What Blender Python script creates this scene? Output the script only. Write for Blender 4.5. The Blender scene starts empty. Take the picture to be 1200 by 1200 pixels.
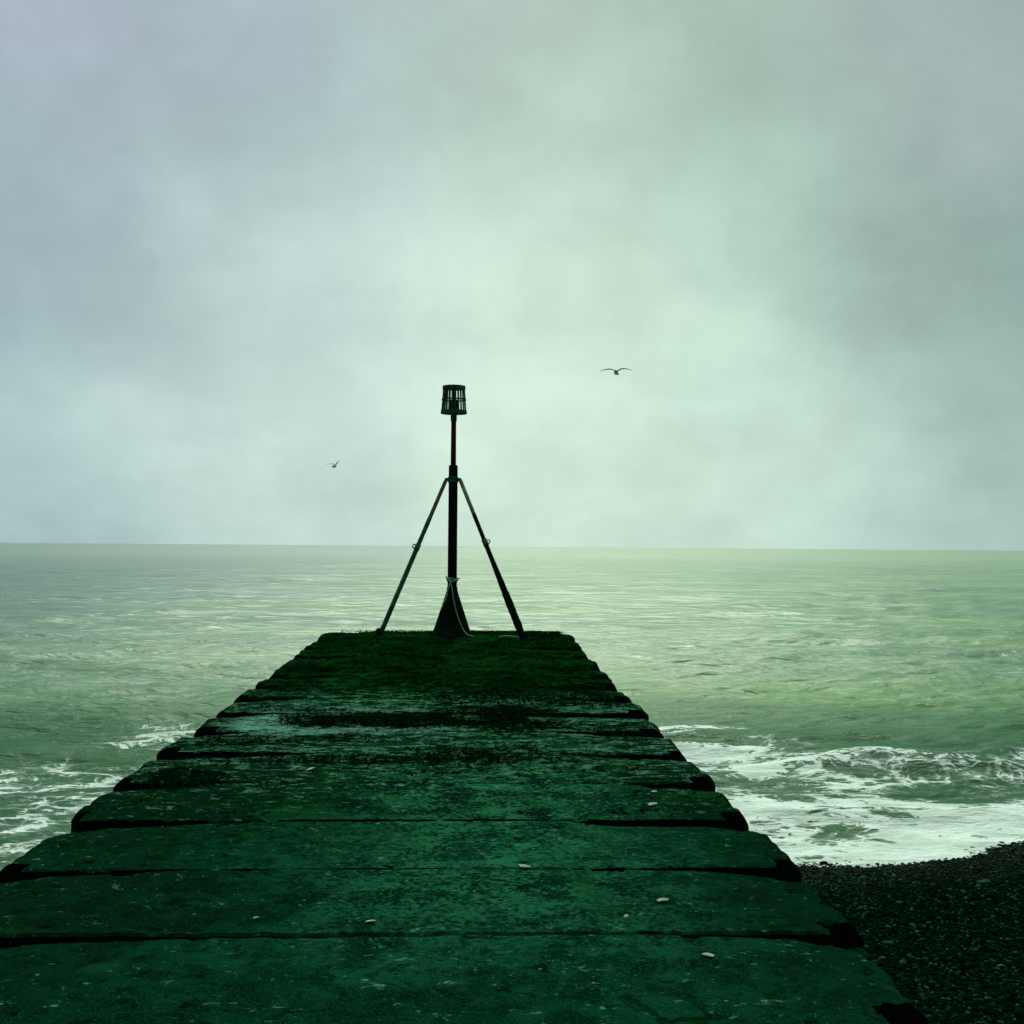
import bpy, bmesh, math, random
import numpy as np
from mathutils import Matrix, Vector

random.seed(7)
rng = np.random.default_rng(7)
scene = bpy.context.scene
COL = scene.collection
R = math.radians

# ------------------------------------------------------------------ helpers
def link(o, parent=None):
    COL.objects.link(o)
    if parent is not None:
        o.parent = parent
    return o

def tag(o, label=None, cat=None, group=None, kind=None):
    if label: o['label'] = label
    if cat: o['category'] = cat
    if group: o['group'] = group
    if kind: o['kind'] = kind
    return o

def empty(name, loc):
    o = bpy.data.objects.new(name, None)
    o.empty_display_size = 0.3
    o.location = loc
    return link(o)

def mesh_np(name, verts, faces, mat=None, parent=None, smooth=True):
    """verts (N,3) array, faces list of equal sized index arrays (M,k) or a list of such arrays"""
    if isinstance(faces, np.ndarray):
        faces = [faces]
    me = bpy.data.meshes.new(name)
    verts = np.asarray(verts, dtype=np.float32)
    me.vertices.add(len(verts))
    me.vertices.foreach_set('co', verts.ravel())
    loops = np.concatenate([f.ravel() for f in faces]).astype(np.int32)
    sizes = np.concatenate([np.full(len(f), f.shape[1]) for f in faces]).astype(np.int32)
    starts = np.concatenate([[0], np.cumsum(sizes)[:-1]]).astype(np.int32)
    me.loops.add(len(loops))
    me.loops.foreach_set('vertex_index', loops)
    me.polygons.add(len(sizes))
    me.polygons.foreach_set('loop_start', starts)
    me.polygons.foreach_set('loop_total', sizes)
    me.polygons.foreach_set('use_smooth', np.full(len(sizes), smooth))
    me.update(calc_edges=True)
    me.validate()
    if mat: me.materials.append(mat)
    return link(bpy.data.objects.new(name, me), parent)

def bm_obj(name, bm, mat=None, parent=None, smooth=False):
    bmesh.ops.recalc_face_normals(bm, faces=bm.faces)
    me = bpy.data.meshes.new(name)
    bm.to_mesh(me); bm.free()
    if smooth:
        me.polygons.foreach_set('use_smooth', np.ones(len(me.polygons), dtype=bool))
    if mat: me.materials.append(mat)
    return link(bpy.data.objects.new(name, me), parent)

def grid_faces(nr, nc):
    i = np.arange(nr - 1)[:, None] * nc + np.arange(nc - 1)[None, :]
    return np.stack([i, i + 1, i + nc + 1, i + nc], -1).reshape(-1, 4)

def _hash(ix, iy, seed):
    h = (ix.astype(np.int64) * 374761393 + iy.astype(np.int64) * 668265263 + seed * 974634777) & 0xffffffff
    h = ((h ^ (h >> 13)) * 1274126177) & 0xffffffff
    h = h ^ (h >> 16)
    return (h & 0xffffff) / float(0xffffff)

def vnoise(x, y, seed=0):
    ix = np.floor(x); iy = np.floor(y)
    fx = x - ix; fy = y - iy
    fx = fx * fx * fx * (fx * (fx * 6 - 15) + 10); fy = fy * fy * fy * (fy * (fy * 6 - 15) + 10)
    a = _hash(ix, iy, seed); b = _hash(ix + 1, iy, seed)
    c = _hash(ix, iy + 1, seed); d = _hash(ix + 1, iy + 1, seed)
    return (a + (b - a) * fx) * (1 - fy) + (c + (d - c) * fx) * fy

def fbm(x, y, seed=0, octaves=4):
    s = 0.0; amp = 0.5; tot = 0
    for o in range(octaves):
        s = s + amp * vnoise(x * 2 ** o + 17.3 * o, y * 2 ** o - 9.1 * o, seed + o)
        tot += amp; amp *= 0.5
    return s / tot          # 0..1

def sstep(a, b, x):
    t = np.clip((x - a) / (b - a), 0, 1)
    return t * t * (3 - 2 * t)

# ------------------------------------------------------------------ node helper
class NT:
    def __init__(self, tree):
        self.t = tree; self.n = tree.nodes; self.l = tree.links
    def add(self, kind, **props):
        nd = self.n.new(kind)
        for k, v in props.items(): setattr(nd, k, v)
        return nd
    def put(self, sock, v):
        if isinstance(v, bpy.types.NodeSocket): self.l.new(v, sock)
        elif v is not None: sock.default_value = v
    def math(self, op, a, b=None, c=None, clamp=False):
        nd = self.add('ShaderNodeMath', operation=op, use_clamp=clamp)
        self.put(nd.inputs[0], a); self.put(nd.inputs[1], b)
        if c is not None: self.put(nd.inputs[2], c)
        return nd.outputs[0]
    def vec(self, op, a, b=None):
        nd = self.add('ShaderNodeVectorMath', operation=op)
        self.put(nd.inputs[0], a)
        if b is not None: self.put(nd.inputs[1], b)
        return nd.outputs['Value'] if op == 'DOT_PRODUCT' else nd.outputs[0]
    def mix(self, f, a, b, mode='MIX'):
        nd = self.add('ShaderNodeMix', data_type='RGBA', blend_type=mode)
        self.put(nd.inputs[0], f)
        self.put(nd.inputs[6], a if not isinstance(a, tuple) else (*a, 1) if len(a) == 3 else a)
        self.put(nd.inputs[7], b if not isinstance(b, tuple) else (*b, 1) if len(b) == 3 else b)
        return nd.outputs[2]
    def ss(self, x, a, b, lo=0.0, hi=1.0):
        nd = self.add('ShaderNodeMapRange', interpolation_type='SMOOTHSTEP')
        self.put(nd.inputs[0], x)
        nd.inputs[1].default_value = a; nd.inputs[2].default_value = b
        nd.inputs[3].default_value = lo; nd.inputs[4].default_value = hi
        return nd.outputs[0]
    def noise(self, vec, scale, detail=5, rough=0.55, dist=0.0):
        nd = self.add('ShaderNodeTexNoise')
        self.put(nd.inputs['Vector'], vec)
        nd.inputs['Scale'].default_value = scale; nd.inputs['Detail'].default_value = detail
        nd.inputs['Roughness'].default_value = rough; nd.inputs['Distortion'].default_value = dist
        return nd.outputs[0]
    def voro(self, vec, scale, feature='F1', rnd=1.0):
        nd = self.add('ShaderNodeTexVoronoi', feature=feature)
        self.put(nd.inputs['Vector'], vec)
        nd.inputs['Scale'].default_value = scale; nd.inputs['Randomness'].default_value = rnd
        return nd
    def mapping(self, vec, scale=(1, 1, 1), loc=(0, 0, 0), rot=(0, 0, 0)):
        nd = self.add('ShaderNodeMapping')
        self.put(nd.inputs[0], vec)
        nd.inputs['Location'].default_value = loc; nd.inputs['Scale'].default_value = scale
        nd.inputs['Rotation'].default_value = rot
        return nd.outputs[0]
    def bump(self, h, strength, dist, normal=None):
        nd = self.add('ShaderNodeBump')
        self.put(nd.inputs['Height'], h)
        nd.inputs['Strength'].default_value = strength; nd.inputs['Distance'].default_value = dist
        if normal is not None: self.put(nd.inputs['Normal'], normal)
        return nd.outputs[0]

def material(name):
    m = bpy.data.materials.new(name); m.use_nodes = True
    t = NT(m.node_tree)
    b = m.node_tree.nodes['Principled BSDF']
    return m, t, b

# ------------------------------------------------------------------ materials
def mat_concrete(core=False):
    m, t, b = material('weedy concrete')
    P = t.add('ShaderNodeNewGeometry').outputs['Position']
    sep = t.add('ShaderNodeSeparateXYZ'); t.l.new(P, sep.inputs[0])
    X, Y = sep.outputs[0], sep.outputs[1]
    big = t.noise(P, 0.8, 4, 0.55, 0.4)
    med = t.noise(P, 3.4, 7, 0.66, 0.4)
    blot = t.noise(P, 8.0, 6, 0.68, 0.6)
    streak = t.noise(t.mapping(P, (0.7, 1.5, 1)), 9.0, 6, 0.70, 0.3)
    fine = t.noise(P, 34, 5, 0.7)
    grit = t.noise(P, 110, 3, 0.7)
    isl = t.add('ShaderNodeObjectInfo').outputs['Random']
    # bare concrete, stained by the sea
    conc = t.mix(t.ss(t.math('ADD', t.math('MULTIPLY', big, 0.5), t.math('MULTIPLY', med, 0.5)), 0.38, 0.62), (0.0011, 0.0155, 0.0068), (0.0024, 0.040, 0.0190))
    conc = t.mix(t.ss(blot, 0.48, 0.57, 0.0, 0.85), conc, (0.0010, 0.012, 0.006))
    conc = t.mix(t.ss(grit, 0.55, 0.66, 0.0, 0.6), conc, (0.012, 0.100, 0.060))
    tone = t.ss(isl, 0.0, 1.0, 0.8, 1.2)
    conc = t.vec('MULTIPLY', conc, t.vec('ADD', t.vec('MULTIPLY', isl, (0.6, 0.6, 0.6)), (0.62, 0.62, 0.62)))
    # green algae growing more towards the sea
    sea = t.ss(Y, 4.5, 14.0)
    midz = t.math('MULTIPLY', t.ss(Y, 4.9, 6.4), 0.05)
    alg_f = t.math('ADD', t.math('ADD', t.math('MULTIPLY', sea, 0.20), midz), t.math('ADD', t.math('MULTIPLY', med, 0.6), t.math('MULTIPLY', blot, 0.4)))
    alg = t.ss(alg_f, 0.555, 0.62)
    algc = t.mix(t.ss(streak, 0.42, 0.62), (0.0010, 0.0120, 0.0018), (0.0042, 0.056, 0.0080))
    col = t.mix(t.math('MULTIPLY', alg, 0.88), conc, algc)
    cx = t.math('ABSOLUTE', t.math('ADD', X, 0.10))  # vignette put into the colour: both sides of the deck darkened
    rim_shade = t.ss(t.math('ADD', cx, t.math('MULTIPLY', t.math('SUBTRACT', big, 0.5), 1.6)), 0.9, 1.8)
    col = t.mix(t.math('MULTIPLY', rim_shade, 0.6), col, (0.0014, 0.0135, 0.0050))
    # brighter middle of the view put into the colour, as pale concrete flecks
    mid_x = t.math('MULTIPLY', t.ss(t.math('ABSOLUTE', t.math('SUBTRACT', X, 0.15)), 1.35, 0.2), t.math('MULTIPLY', t.ss(Y, 3.9, 5.6), t.ss(Y, 9.4, 7.6)))
    mid_light = t.math('MULTIPLY', mid_x, t.ss(t.math('ADD', t.math('MULTIPLY', med, 0.45), t.math('MULTIPLY', fine, 0.55)), 0.465, 0.555))
    col = t.mix(t.math('MULTIPLY', mid_light, 0.85), col, (0.017, 0.130, 0.060))
    # pale scoured patches half way along
    band = t.math('MULTIPLY', t.ss(Y, 5.8, 8.6), t.ss(Y, 13.0, 11.0))
    scour = t.math('ADD', t.math('MULTIPLY', band, 0.085), t.math('ADD', t.math('MULTIPLY', streak, 0.6), t.math('MULTIPLY', fine, 0.4)))
    pale = t.math('MULTIPLY', t.ss(scour, 0.588, 0.655), t.ss(sea, 1.0, 0.72))
    col = t.mix(t.math('MULTIPLY', pale, 0.9), col, (0.070, 0.20, 0.13))
    # scattered small scabs where the film has flaked
    fl = t.math('MULTIPLY', t.ss(t.noise(t.mapping(P, (1, 1.4, 1), (9, 2, 0)), 15, 5, 0.7, 0.5), 0.63, 0.68), t.ss(Y, 12.5, 10.5))
    col = t.mix(t.math('MULTIPLY', fl, 0.8), col, (0.040, 0.165, 0.095))
    dk = t.ss(t.noise(t.mapping(P, (1, 1.2, 1), (1, 8, 0)), 11, 5, 0.65, 0.4), 0.60, 0.66)
    col = t.mix(t.math('MULTIPLY', dk, 0.85), col, (0.0008, 0.0085, 0.0022))
    # one long pale strip left of the middle
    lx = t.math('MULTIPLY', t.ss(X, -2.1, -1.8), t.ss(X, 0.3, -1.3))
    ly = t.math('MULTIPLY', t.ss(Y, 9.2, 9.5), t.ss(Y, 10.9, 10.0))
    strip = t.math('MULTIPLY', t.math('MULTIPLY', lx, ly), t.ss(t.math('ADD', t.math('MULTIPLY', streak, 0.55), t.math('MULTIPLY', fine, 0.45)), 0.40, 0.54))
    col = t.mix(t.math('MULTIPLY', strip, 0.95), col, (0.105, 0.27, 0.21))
    # olive tint in a few places
    ol = t.noise(t.mapping(P, (1, 1, 1), (5, 3, 0)), 1.9, 6, 0.66)
    olf = t.math('MULTIPLY', t.ss(ol, 0.57, 0.66), 0.5)
    col = t.mix(olf, col, (0.006, 0.060, 0.018))
    # limpet scars and lichens
    v = t.voro(t.mapping(P, (1, 1.3, 1)), 13, 'F1')
    speck = t.math('MULTIPLY', t.ss(v.outputs['Distance'], 0.16, 0.09), t.ss(t.noise(P, 2.3, 3), 0.50, 0.60))
    col = t.mix(t.math('MULTIPLY', speck, 0.85), col, (0.0012, 0.010, 0.003))
    v2 = t.voro(t.mapping(P, (1, 1.2, 1), (3, 7, 1)), 12, 'F1')
    lich = t.math('MULTIPLY', t.ss(v2.outputs['Distance'], 0.12, 0.05), t.ss(t.noise(P, 3.1, 4), 0.52, 0.60))
    lich = t.math('MULTIPLY', lich, t.ss(Y, 13.5, 11.0))
    col = t.mix(t.math('MULTIPLY', lich, 0.7), col, (0.13, 0.24, 0.12))
    # vertical faces darkened: their shade is put into the colour
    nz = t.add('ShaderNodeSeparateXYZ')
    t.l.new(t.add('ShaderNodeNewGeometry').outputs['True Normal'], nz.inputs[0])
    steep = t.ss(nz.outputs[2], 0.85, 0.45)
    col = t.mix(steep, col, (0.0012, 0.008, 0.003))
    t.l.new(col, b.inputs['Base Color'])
    t.put(b.inputs['Roughness'], t.ss(med, 0.3, 0.7, 0.55, 0.9))
    b.inputs['Specular IOR Level'].default_value = 0.0
    h = t.math('ADD', t.math('MULTIPLY', fine, 0.6), t.math('ADD', t.math('MULTIPLY', grit, 0.25), t.math('MULTIPLY', alg, 0.5)))
    t.l.new(t.bump(h, 1.0, 0.020), b.inputs['Normal'])
    return m

def mat_seaweed():
    m, t, b = material('dark seaweed')
    r = t.add('ShaderNodeNewGeometry').outputs['Random Per Island']
    P = t.add('ShaderNodeNewGeometry').outputs['Position']
    c = t.mix(r, (0.0009, 0.0125, 0.0016), (0.0034, 0.042, 0.0050))
    c = t.mix(t.ss(t.noise(P, 2.2, 5, 0.65), 0.45, 0.60), c, (0.0008, 0.009, 0.0014))
    sy = t.add('ShaderNodeSeparateXYZ'); t.l.new(P, sy.inputs[0])
    c = t.mix(t.ss(sy.outputs[1], 13.0, 11.2), c, (0.0006, 0.0075, 0.0014))      # another, blacker kind nearer the beach
    t.l.new(c, b.inputs['Base Color'])
    b.inputs['Roughness'].default_value = 0.8
    b.inputs['Specular IOR Level'].default_value = 0.0
    return m

def mat_pebble():
    m, t, b = material('wet shingle')
    g = t.add('ShaderNodeNewGeometry')
    r = g.outputs['Random Per Island']; P = g.outputs['Position']
    c = t.mix(t.ss(r, 0.1, 0.9), (0.0003, 0.0034, 0.0012), (0.0014, 0.0135, 0.0052))
    c = t.mix(t.ss(r, 0.84, 1.0), c, (0.020, 0.092, 0.050))
    c = t.mix(t.ss(t.noise(P, 60, 4), 0.45, 0.75, 0, 0.5), c, (0.004, 0.015, 0.006))
    t.l.new(c, b.inputs['Base Color'])
    sep = t.add('ShaderNodeSeparateXYZ'); t.l.new(P, sep.inputs[0])
    wet = t.ss(sep.outputs[2], 0.26, 0.02)
    t.put(b.inputs['Roughness'], t.ss(wet, 0.0, 1.0, 0.65, 0.38))
    t.put(b.inputs['Specular IOR Level'], t.math('MULTIPLY', wet, 0.015))
    t.l.new(t.bump(t.noise(P, 90, 4), 0.3, 0.004), b.inputs['Normal'])
    return m

def mat_beach():
    m, t, b = material('shingle bed')
    P = t.add('ShaderNodeNewGeometry').outputs['Position']
    v = t.voro(P, 26)
    c = t.mix(v.outputs['Distance'], (0.005, 0.018, 0.007), (0.001, 0.005, 0.002))
    t.l.new(c, b.inputs['Base Color']); b.inputs['Roughness'].default_value = 0.8
    b.inputs['Specular IOR Level'].default_value = 0.0
    t.l.new(t.bump(t.math('SUBTRACT', 1.0, v.outputs['Distance']), 1.0, 0.03), b.inputs['Normal'])
    return m

def mat_sea():
    m, t, b = material('murky sea')
    P = t.add('ShaderNodeNewGeometry').outputs['Position']
    fo = t.add('ShaderNodeAttribute', attribute_name='foam').outputs['Fac']
    sep = t.add('ShaderNodeSeparateXYZ'); t.l.new(P, sep.inputs[0])
    Y = sep.outputs[1]
    # ripples
    n1 = t.noise(t.mapping(P, (0.55, 1.0, 1), rot=(0, 0, R(6))), 3.0, 5, 0.62, 0.3)
    n2 = t.noise(t.mapping(P, (0.35, 1.0, 1), rot=(0, 0, R(-5))), 0.55, 5, 0.62, 0.3)
    n3 = t.noise(t.mapping(P, (0.25, 1.0, 1)), 0.09, 5, 0.6, 0.2)
    near = t.ss(Y, 60, 18); mid = t.ss(Y, 350, 60)
    h = t.math('ADD', t.math('MULTIPLY', n1, t.math('MULTIPLY', near, 0.13)),
               t.math('ADD', t.math('MULTIPLY', n2, t.math('MULTIPLY', mid, 0.42)), t.math('MULTIPLY', n3, 1.6)))
    # suspended silt
    silt = t.noise(t.mapping(P, (0.4, 1, 1)), 0.12, 4, 0.6)
    col = t.mix(t.ss(silt, 0.35, 0.65), (0.068, 0.205, 0.085), (0.142, 0.305, 0.098))
    # water colour turns darker and bluer towards the left of the pier
    leftf = t.ss(t.math('ADD', sep.outputs[0], t.math('MULTIPLY', silt, 10.0)), 8.0, -22.0)
    col = t.mix(t.math('MULTIPLY', leftf, 0.85), col, (0.030, 0.125, 0.083))
    nearc = t.ss(Y, 26, 14)
    col = t.mix(t.math('MULTIPLY', nearc, 0.75), col, (0.004, 0.060, 0.032))
    # foam
    warp = t.noise(P, 1.4, 3, 0.5)
    pw = t.vec('ADD', P, t.vec('MULTIPLY', t.add('ShaderNodeTexNoise').outputs['Color'], (0, 0, 0)))
    dn = t.add('ShaderNodeTexNoise'); dn.inputs['Scale'].default_value = 1.6; dn.inputs['Detail'].default_value = 4
    t.l.new(P, dn.inputs['Vector'])
    off = t.vec('MULTIPLY', t.vec('SUBTRACT', dn.outputs['Color'], (0.5, 0.5, 0.5)), (0.9, 0.9, 0.0))
    pw = t.mapping(t.vec('ADD', P, off), (0.75, 1.25, 0.0))
    e1 = t.voro(pw, 1.7, 'DISTANCE_TO_EDGE').outputs['Distance']
    e2 = t.voro(pw, 4.6, 'DISTANCE_TO_EDGE').outputs['Distance']
    lace = t.math('MAXIMUM', t.ss(e1, 0.26, 0.0), t.math('MULTIPLY', t.ss(e2, 0.32, 0.0), 0.85))
    fn = t.noise(t.mapping(P, (0.7, 1.3, 1)), 2.6, 7, 0.68, 0.6)
    val = t.math('ADD', t.math('MULTIPLY', lace, 0.42), t.math('MULTIPLY', fn, 0.9))
    thr = t.math('SUBTRACT', 1.16, t.math('MULTIPLY', fo, 0.92))
    d = t.math('SUBTRACT', val, thr)
    fine_l = t.voro(pw, 9.0, 'DISTANCE_TO_EDGE').outputs['Distance']
    d2 = t.math('ADD', d, t.math('MULTIPLY', t.math('SUBTRACT', t.ss(fine_l, 0.30, 0.0), 0.5), 0.16))
    thick = t.ss(d2, -0.01, 0.10)
    thin = t.math('MULTIPLY', t.ss(d2, -0.14, 0.02), 0.20)
    mask = t.math('MAXIMUM', thick, thin)
    bub = t.noise(P, 26, 5, 0.7)
    wash = t.noise(t.mapping(P, (0.6, 1.2, 1), (3, 1, 0)), 2.2, 6, 0.65, 0.5)
    fcol = t.mix(t.ss(bub, 0.3, 0.7), (0.66, 0.82, 0.74), (0.82, 0.95, 0.87))
    mask = t.math('MULTIPLY', mask, t.ss(wash, 0.36, 0.60, 0.70, 1.0))
    col = t.mix(mask, col, fcol)
    hh = t.math('ADD', h, t.math('MULTIPLY', mask, t.math('ADD', 0.02, t.math('MULTIPLY', bub, 0.025))))
    nrm = t.bump(hh, 0.8, 1.0)
    # water body (silt and foam scatter light) under a reflecting surface, broken up where the water is churned
    m.node_tree.nodes.remove(b)
    df = t.add('ShaderNodeBsdfDiffuse'); t.l.new(col, df.inputs['Color']); t.l.new(nrm, df.inputs['Normal'])
    gl = t.add('ShaderNodeBsdfGlossy'); gl.inputs['Color'].default_value = (1, 1, 1, 1)
    t.put(gl.inputs['Roughness'], t.ss(Y, 30, 400, 0.20, 0.26)); t.l.new(nrm, gl.inputs['Normal'])
    fr = t.add('ShaderNodeFresnel'); fr.inputs['IOR'].default_value = 1.33; t.l.new(nrm, fr.inputs['Normal'])
    churn = t.ss(Y, 30, 15.5, 0.92, 0.24)
    f = t.math('MULTIPLY', t.math('MULTIPLY', t.math('MINIMUM', fr.outputs[0], 0.36), churn), t.math('SUBTRACT', 1.0, t.math('MULTIPLY', mask, 0.92)))
    mx = t.add('ShaderNodeMixShader'); t.put(mx.inputs[0], f); t.l.new(df.outputs[0], mx.inputs[1]); t.l.new(gl.outputs[0], mx.inputs[2])
    t.l.new(mx.outputs[0], m.node_tree.nodes['Material Output'].inputs['Surface'])
    return m

def mat_metal(name, base, base2, rust=0.4, rustc=(0.06, 0.018, 0.010), rough=0.6, sc=14):
    m, t, b = material(name)
    tc = t.add('ShaderNodeTexCoord').outputs['Object']
    n = t.noise(tc, sc, 6, 0.65, 0.3)
    n2 = t.noise(t.mapping(tc, (1, 1, 0.35)), sc * 0.6, 5, 0.6)
    c = t.mix(t.ss(n, 0.35, 0.65), base, base2)
    c = t.mix(t.math('MULTIPLY', t.ss(n2, 0.62 - rust * 0.3, 0.72 - rust * 0.25), 0.9), c, rustc)
    t.l.new(c, b.inputs['Base Color'])
    b.inputs['Roughness'].default_value = rough
    b.inputs['Specular IOR Level'].default_value = 0.0
    t.l.new(t.bump(n, 0.4, 0.006), b.inputs['Normal'])
    return m

def mat_plain(name, c1, c2, rough=0.7, sc=20):
    m, t, b = material(name)
    tc = t.add('ShaderNodeTexCoord').outputs['Object']
    t.l.new(t.mix(t.ss(t.noise(tc, sc, 4), 0.35, 0.65), c1, c2), b.inputs['Base Color'])
    b.inputs['Roughness'].default_value = rough
    b.inputs['Specular IOR Level'].default_value = 0.2
    return m

M_CONC = mat_concrete(); M_WEED = mat_seaweed(); M_PEB = mat_pebble(); M_BEACH = mat_beach(); M_SEA = mat_sea()
M_BLACK = mat_metal('tarred iron', (0.002, 0.009, 0.005), (0.004, 0.016, 0.008), 0.1, (0.012, 0.009, 0.005))
M_RED = mat_metal('rusty red paint', (0.10, 0.018, 0.013), (0.045, 0.013, 0.009), 0.35, (0.006, 0.012, 0.008), sc=9)
M_GREEN = mat_metal('weathered green paint', (0.005, 0.075, 0.033), (0.014, 0.130, 0.070), 0.30, (0.035, 0.014, 0.008), sc=18)
M_STRUT = mat_metal('galvanised stay', (0.012, 0.100, 0.052), (0.040, 0.180, 0.105), 0.25, (0.03, 0.022, 0.010), sc=7)
M_PEEL = mat_metal('peeling stay paint', (0.42, 0.48, 0.26), (0.18, 0.27, 0.15), 0.40, (0.20, 0.085, 0.035), sc=7)
M_ROPE = mat_plain('pale rope', (0.18, 0.46, 0.34), (0.10, 0.30, 0.22), 0.9, 60)
M_GULL = mat_plain('gull plumage', (0.24, 0.46, 0.34), (0.14, 0.32, 0.23), 0.9, 3)
M_SHELL = mat_plain('bleached shell', (0.50, 0.62, 0.45), (0.34, 0.47, 0.33), 0.6, 40)

# ------------------------------------------------------------------ layout constants (metres; sea level z = 0, camera above the pier)
XL, XR = -2.24, 1.60      # rims at the sea end; the pier is a little wider at the beach
def widen(y): return 0.075 * min(1.0, max(0.0, (13.0 - y) / 7.0))
SHORE = 11.0
def deck_z(y):
    return 3.0 - (1.6 - 0.25 * (y - 4.7) / 13.5)
def beach_z(x, y):
    sh = 10.80 + 0.33 * np.clip(x - 2.5, -6, 6) + 0.22 * np.sin(x * 0.9 + 0.4)
    z = 0.115 * (sh - y)
    z = np.where(z > 1.25, 1.25 + (z - 1.25) * 0.05, z)
    z = np.where(z < -3, -3 + (z + 3) * 0.05, z)
    return z + 0.05 * (fbm(x * 0.7, y * 0.7, 31, 3) - 0.5)

# ------------------------------------------------------------------ beach + shingle
bx = np.concatenate([np.linspace(-70, -14, 30)[:-1], np.linspace(-14, 16, 240), np.linspace(16, 70, 30)[1:]])
by = np.concatenate([np.linspace(-60, -4, 30)[:-1], np.linspace(-4, 18, 200), np.linspace(18, 60, 20)[1:]])
BX, BY = np.meshgrid(bx, by)
v = np.stack([BX, BY, beach_z(BX, BY)], -1).reshape(-1, 3)
o = mesh_np('beach', v, grid_faces(len(by), len(bx)), M_BEACH)
tag(o, 'dark shingle beach sloping into the surf beside the pier', 'beach', kind='structure')

def ico(sub):
    bm = bmesh.new(); bmesh.ops.create_icosphere(bm, subdivisions=sub, radius=1)
    vs = np.array([v.co[:] for v in bm.verts]); fs = np.array([[v.index for v in f.verts] for f in bm.faces])
    bm.free(); return vs, fs

def scatter_pebbles(n, xr, yr, smin, smax, power, sub):
    base, fs = ico(sub)
    xs = rng.uniform(*xr, n); ys = rng.uniform(*yr, n)
    keep = (beach_z(xs, ys) > -0.12) & ((xs < 0.50 * ys + 1.6) | (xs < 0))
    xs = xs[keep]; ys = ys[keep]; n = len(xs)
    s = smin + (smax - smin) * rng.random(n) ** power
    k = len(base)
    axes = np.stack([rng.uniform(0.8, 1.5, n), rng.uniform(0.7, 1.1, n), rng.uniform(0.45, 0.8, n)], -1) * s[:, None]
    a = rng.uniform(0, 2 * np.pi, n); tl = rng.normal(0, 0.3, n)
    V = base[None] * np.ones((n, 1, 1))
    # dents and flats
    ph = rng.uniform(0, 6.28, (n, 3, 1)); fr = rng.uniform(1.2, 2.6, (n, 3, 1))
    for q in range(3):
        V = V * (1 + 0.10 * np.sin(fr[:, q][:, None] * V[:, :, [(q + 1) % 3]] * 1.0 + ph[:, q][:, None]))
    V = V * axes[:, None, :]
    ct, st = np.cos(tl)[:, None], np.sin(tl)[:, None]
    y2 = V[:, :, 1] * ct - V[:, :, 2] * st; z2 = V[:, :, 1] * st + V[:, :, 2] * ct
    ca, sa = np.cos(a)[:, None], np.sin(a)[:, None]
    x3 = V[:, :, 0] * ca - y2 * sa; y3 = V[:, :, 0] * sa + y2 * ca
    z0 = beach_z(xs, ys) + s * rng.uniform(0.0, 0.55, n)
    W = np.stack([x3 + xs[:, None], y3 + ys[:, None], z2 + z0[:, None]], -1).reshape(-1, 3)
    F = (fs[None] + (np.arange(n) * k)[:, None, None]).reshape(-1, 3)
    return W, F
parts = [scatter_pebbles(150000, (1.5, 9.0), (3.2, 12.3), 0.006, 0.017, 1.8, 1),
         scatter_pebbles(9000, (1.5, 9.0), (3.2, 12.3), 0.012, 0.026, 2.0, 2),
         scatter_pebbles(500, (1.5, 9.0), (3.2, 12.3), 0.022, 0.044, 2.5, 2),
         scatter_pebbles(4000, (-7, -2.0), (3.0, 12.4), 0.012, 0.035, 2.0, 1)]
vs = []; fs = []; off = 0
for W, F in parts:
    vs.append(W); fs.append(F + off); off += len(W)
o = mesh_np('shingle', np.concatenate(vs), np.concatenate(fs), M_PEB)
tag(o, 'dark wet pebbles covering the beach below the pier', 'pebbles', kind='stuff')

# ------------------------------------------------------------------ sea
rows = [7.5]
while rows[-1] < 22000:
    d = rows[-1]
    rows.append(d + max(0.04 if d < 20 else 0.0, d * d / 9000.0 if d < 90 else d * (0.01 if d < 400 else 0.06)))
rows = np.array(rows)
NC = 760
s = np.linspace(-1, 1, NC)
SX = s[None, :] * (0.62 * rows + 5.0)[:, None] + (0.06 * rows)[:, None]
SY = np.repeat(rows[:, None], NC, 1)
spacing = np.gradient(rows)[:, None]
xspc = (2 * (0.62 * rows + 5.0) / NC)[:, None]
Z = np.zeros_like(SX)
wr = np.random.default_rng(11)
for i in range(90):
    lam = 0.4 * (9 / 0.4) ** wr.random()
    ang = wr.normal(0, 0.42) + 0.10
    k = 2 * np.pi / lam
    kx, ky = k * math.sin(ang), -k * math.cos(ang)
    amp = 0.0048 * lam ** 0.65 * wr.uniform(0.5, 1.3)
    eff = np.maximum(spacing * abs(math.cos(ang)), xspc * abs(math.sin(ang)))
    att = sstep(2.5, 5.0, lam / np.maximum(eff, 1e-6))
    ph = kx * SX + ky * SY + wr.uniform(0, 6.28)
    # patchy: every component swells and fades along its crest
    gate = 0.15 + 2.6 * vnoise(SX / (lam * 3.5) + i * 7.7, SY / (lam * 2.2) - i * 3.1, 50 + i) ** 2
    Z += amp * att * gate * (1.0 - 2.0 * np.abs(np.sin(ph / 2)) ** 1.35 + 0.25)
depth_damp = sstep(SHORE - 0.2, SHORE + 7, SY) * 0.85 + 0.15
Z *= depth_damp
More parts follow.
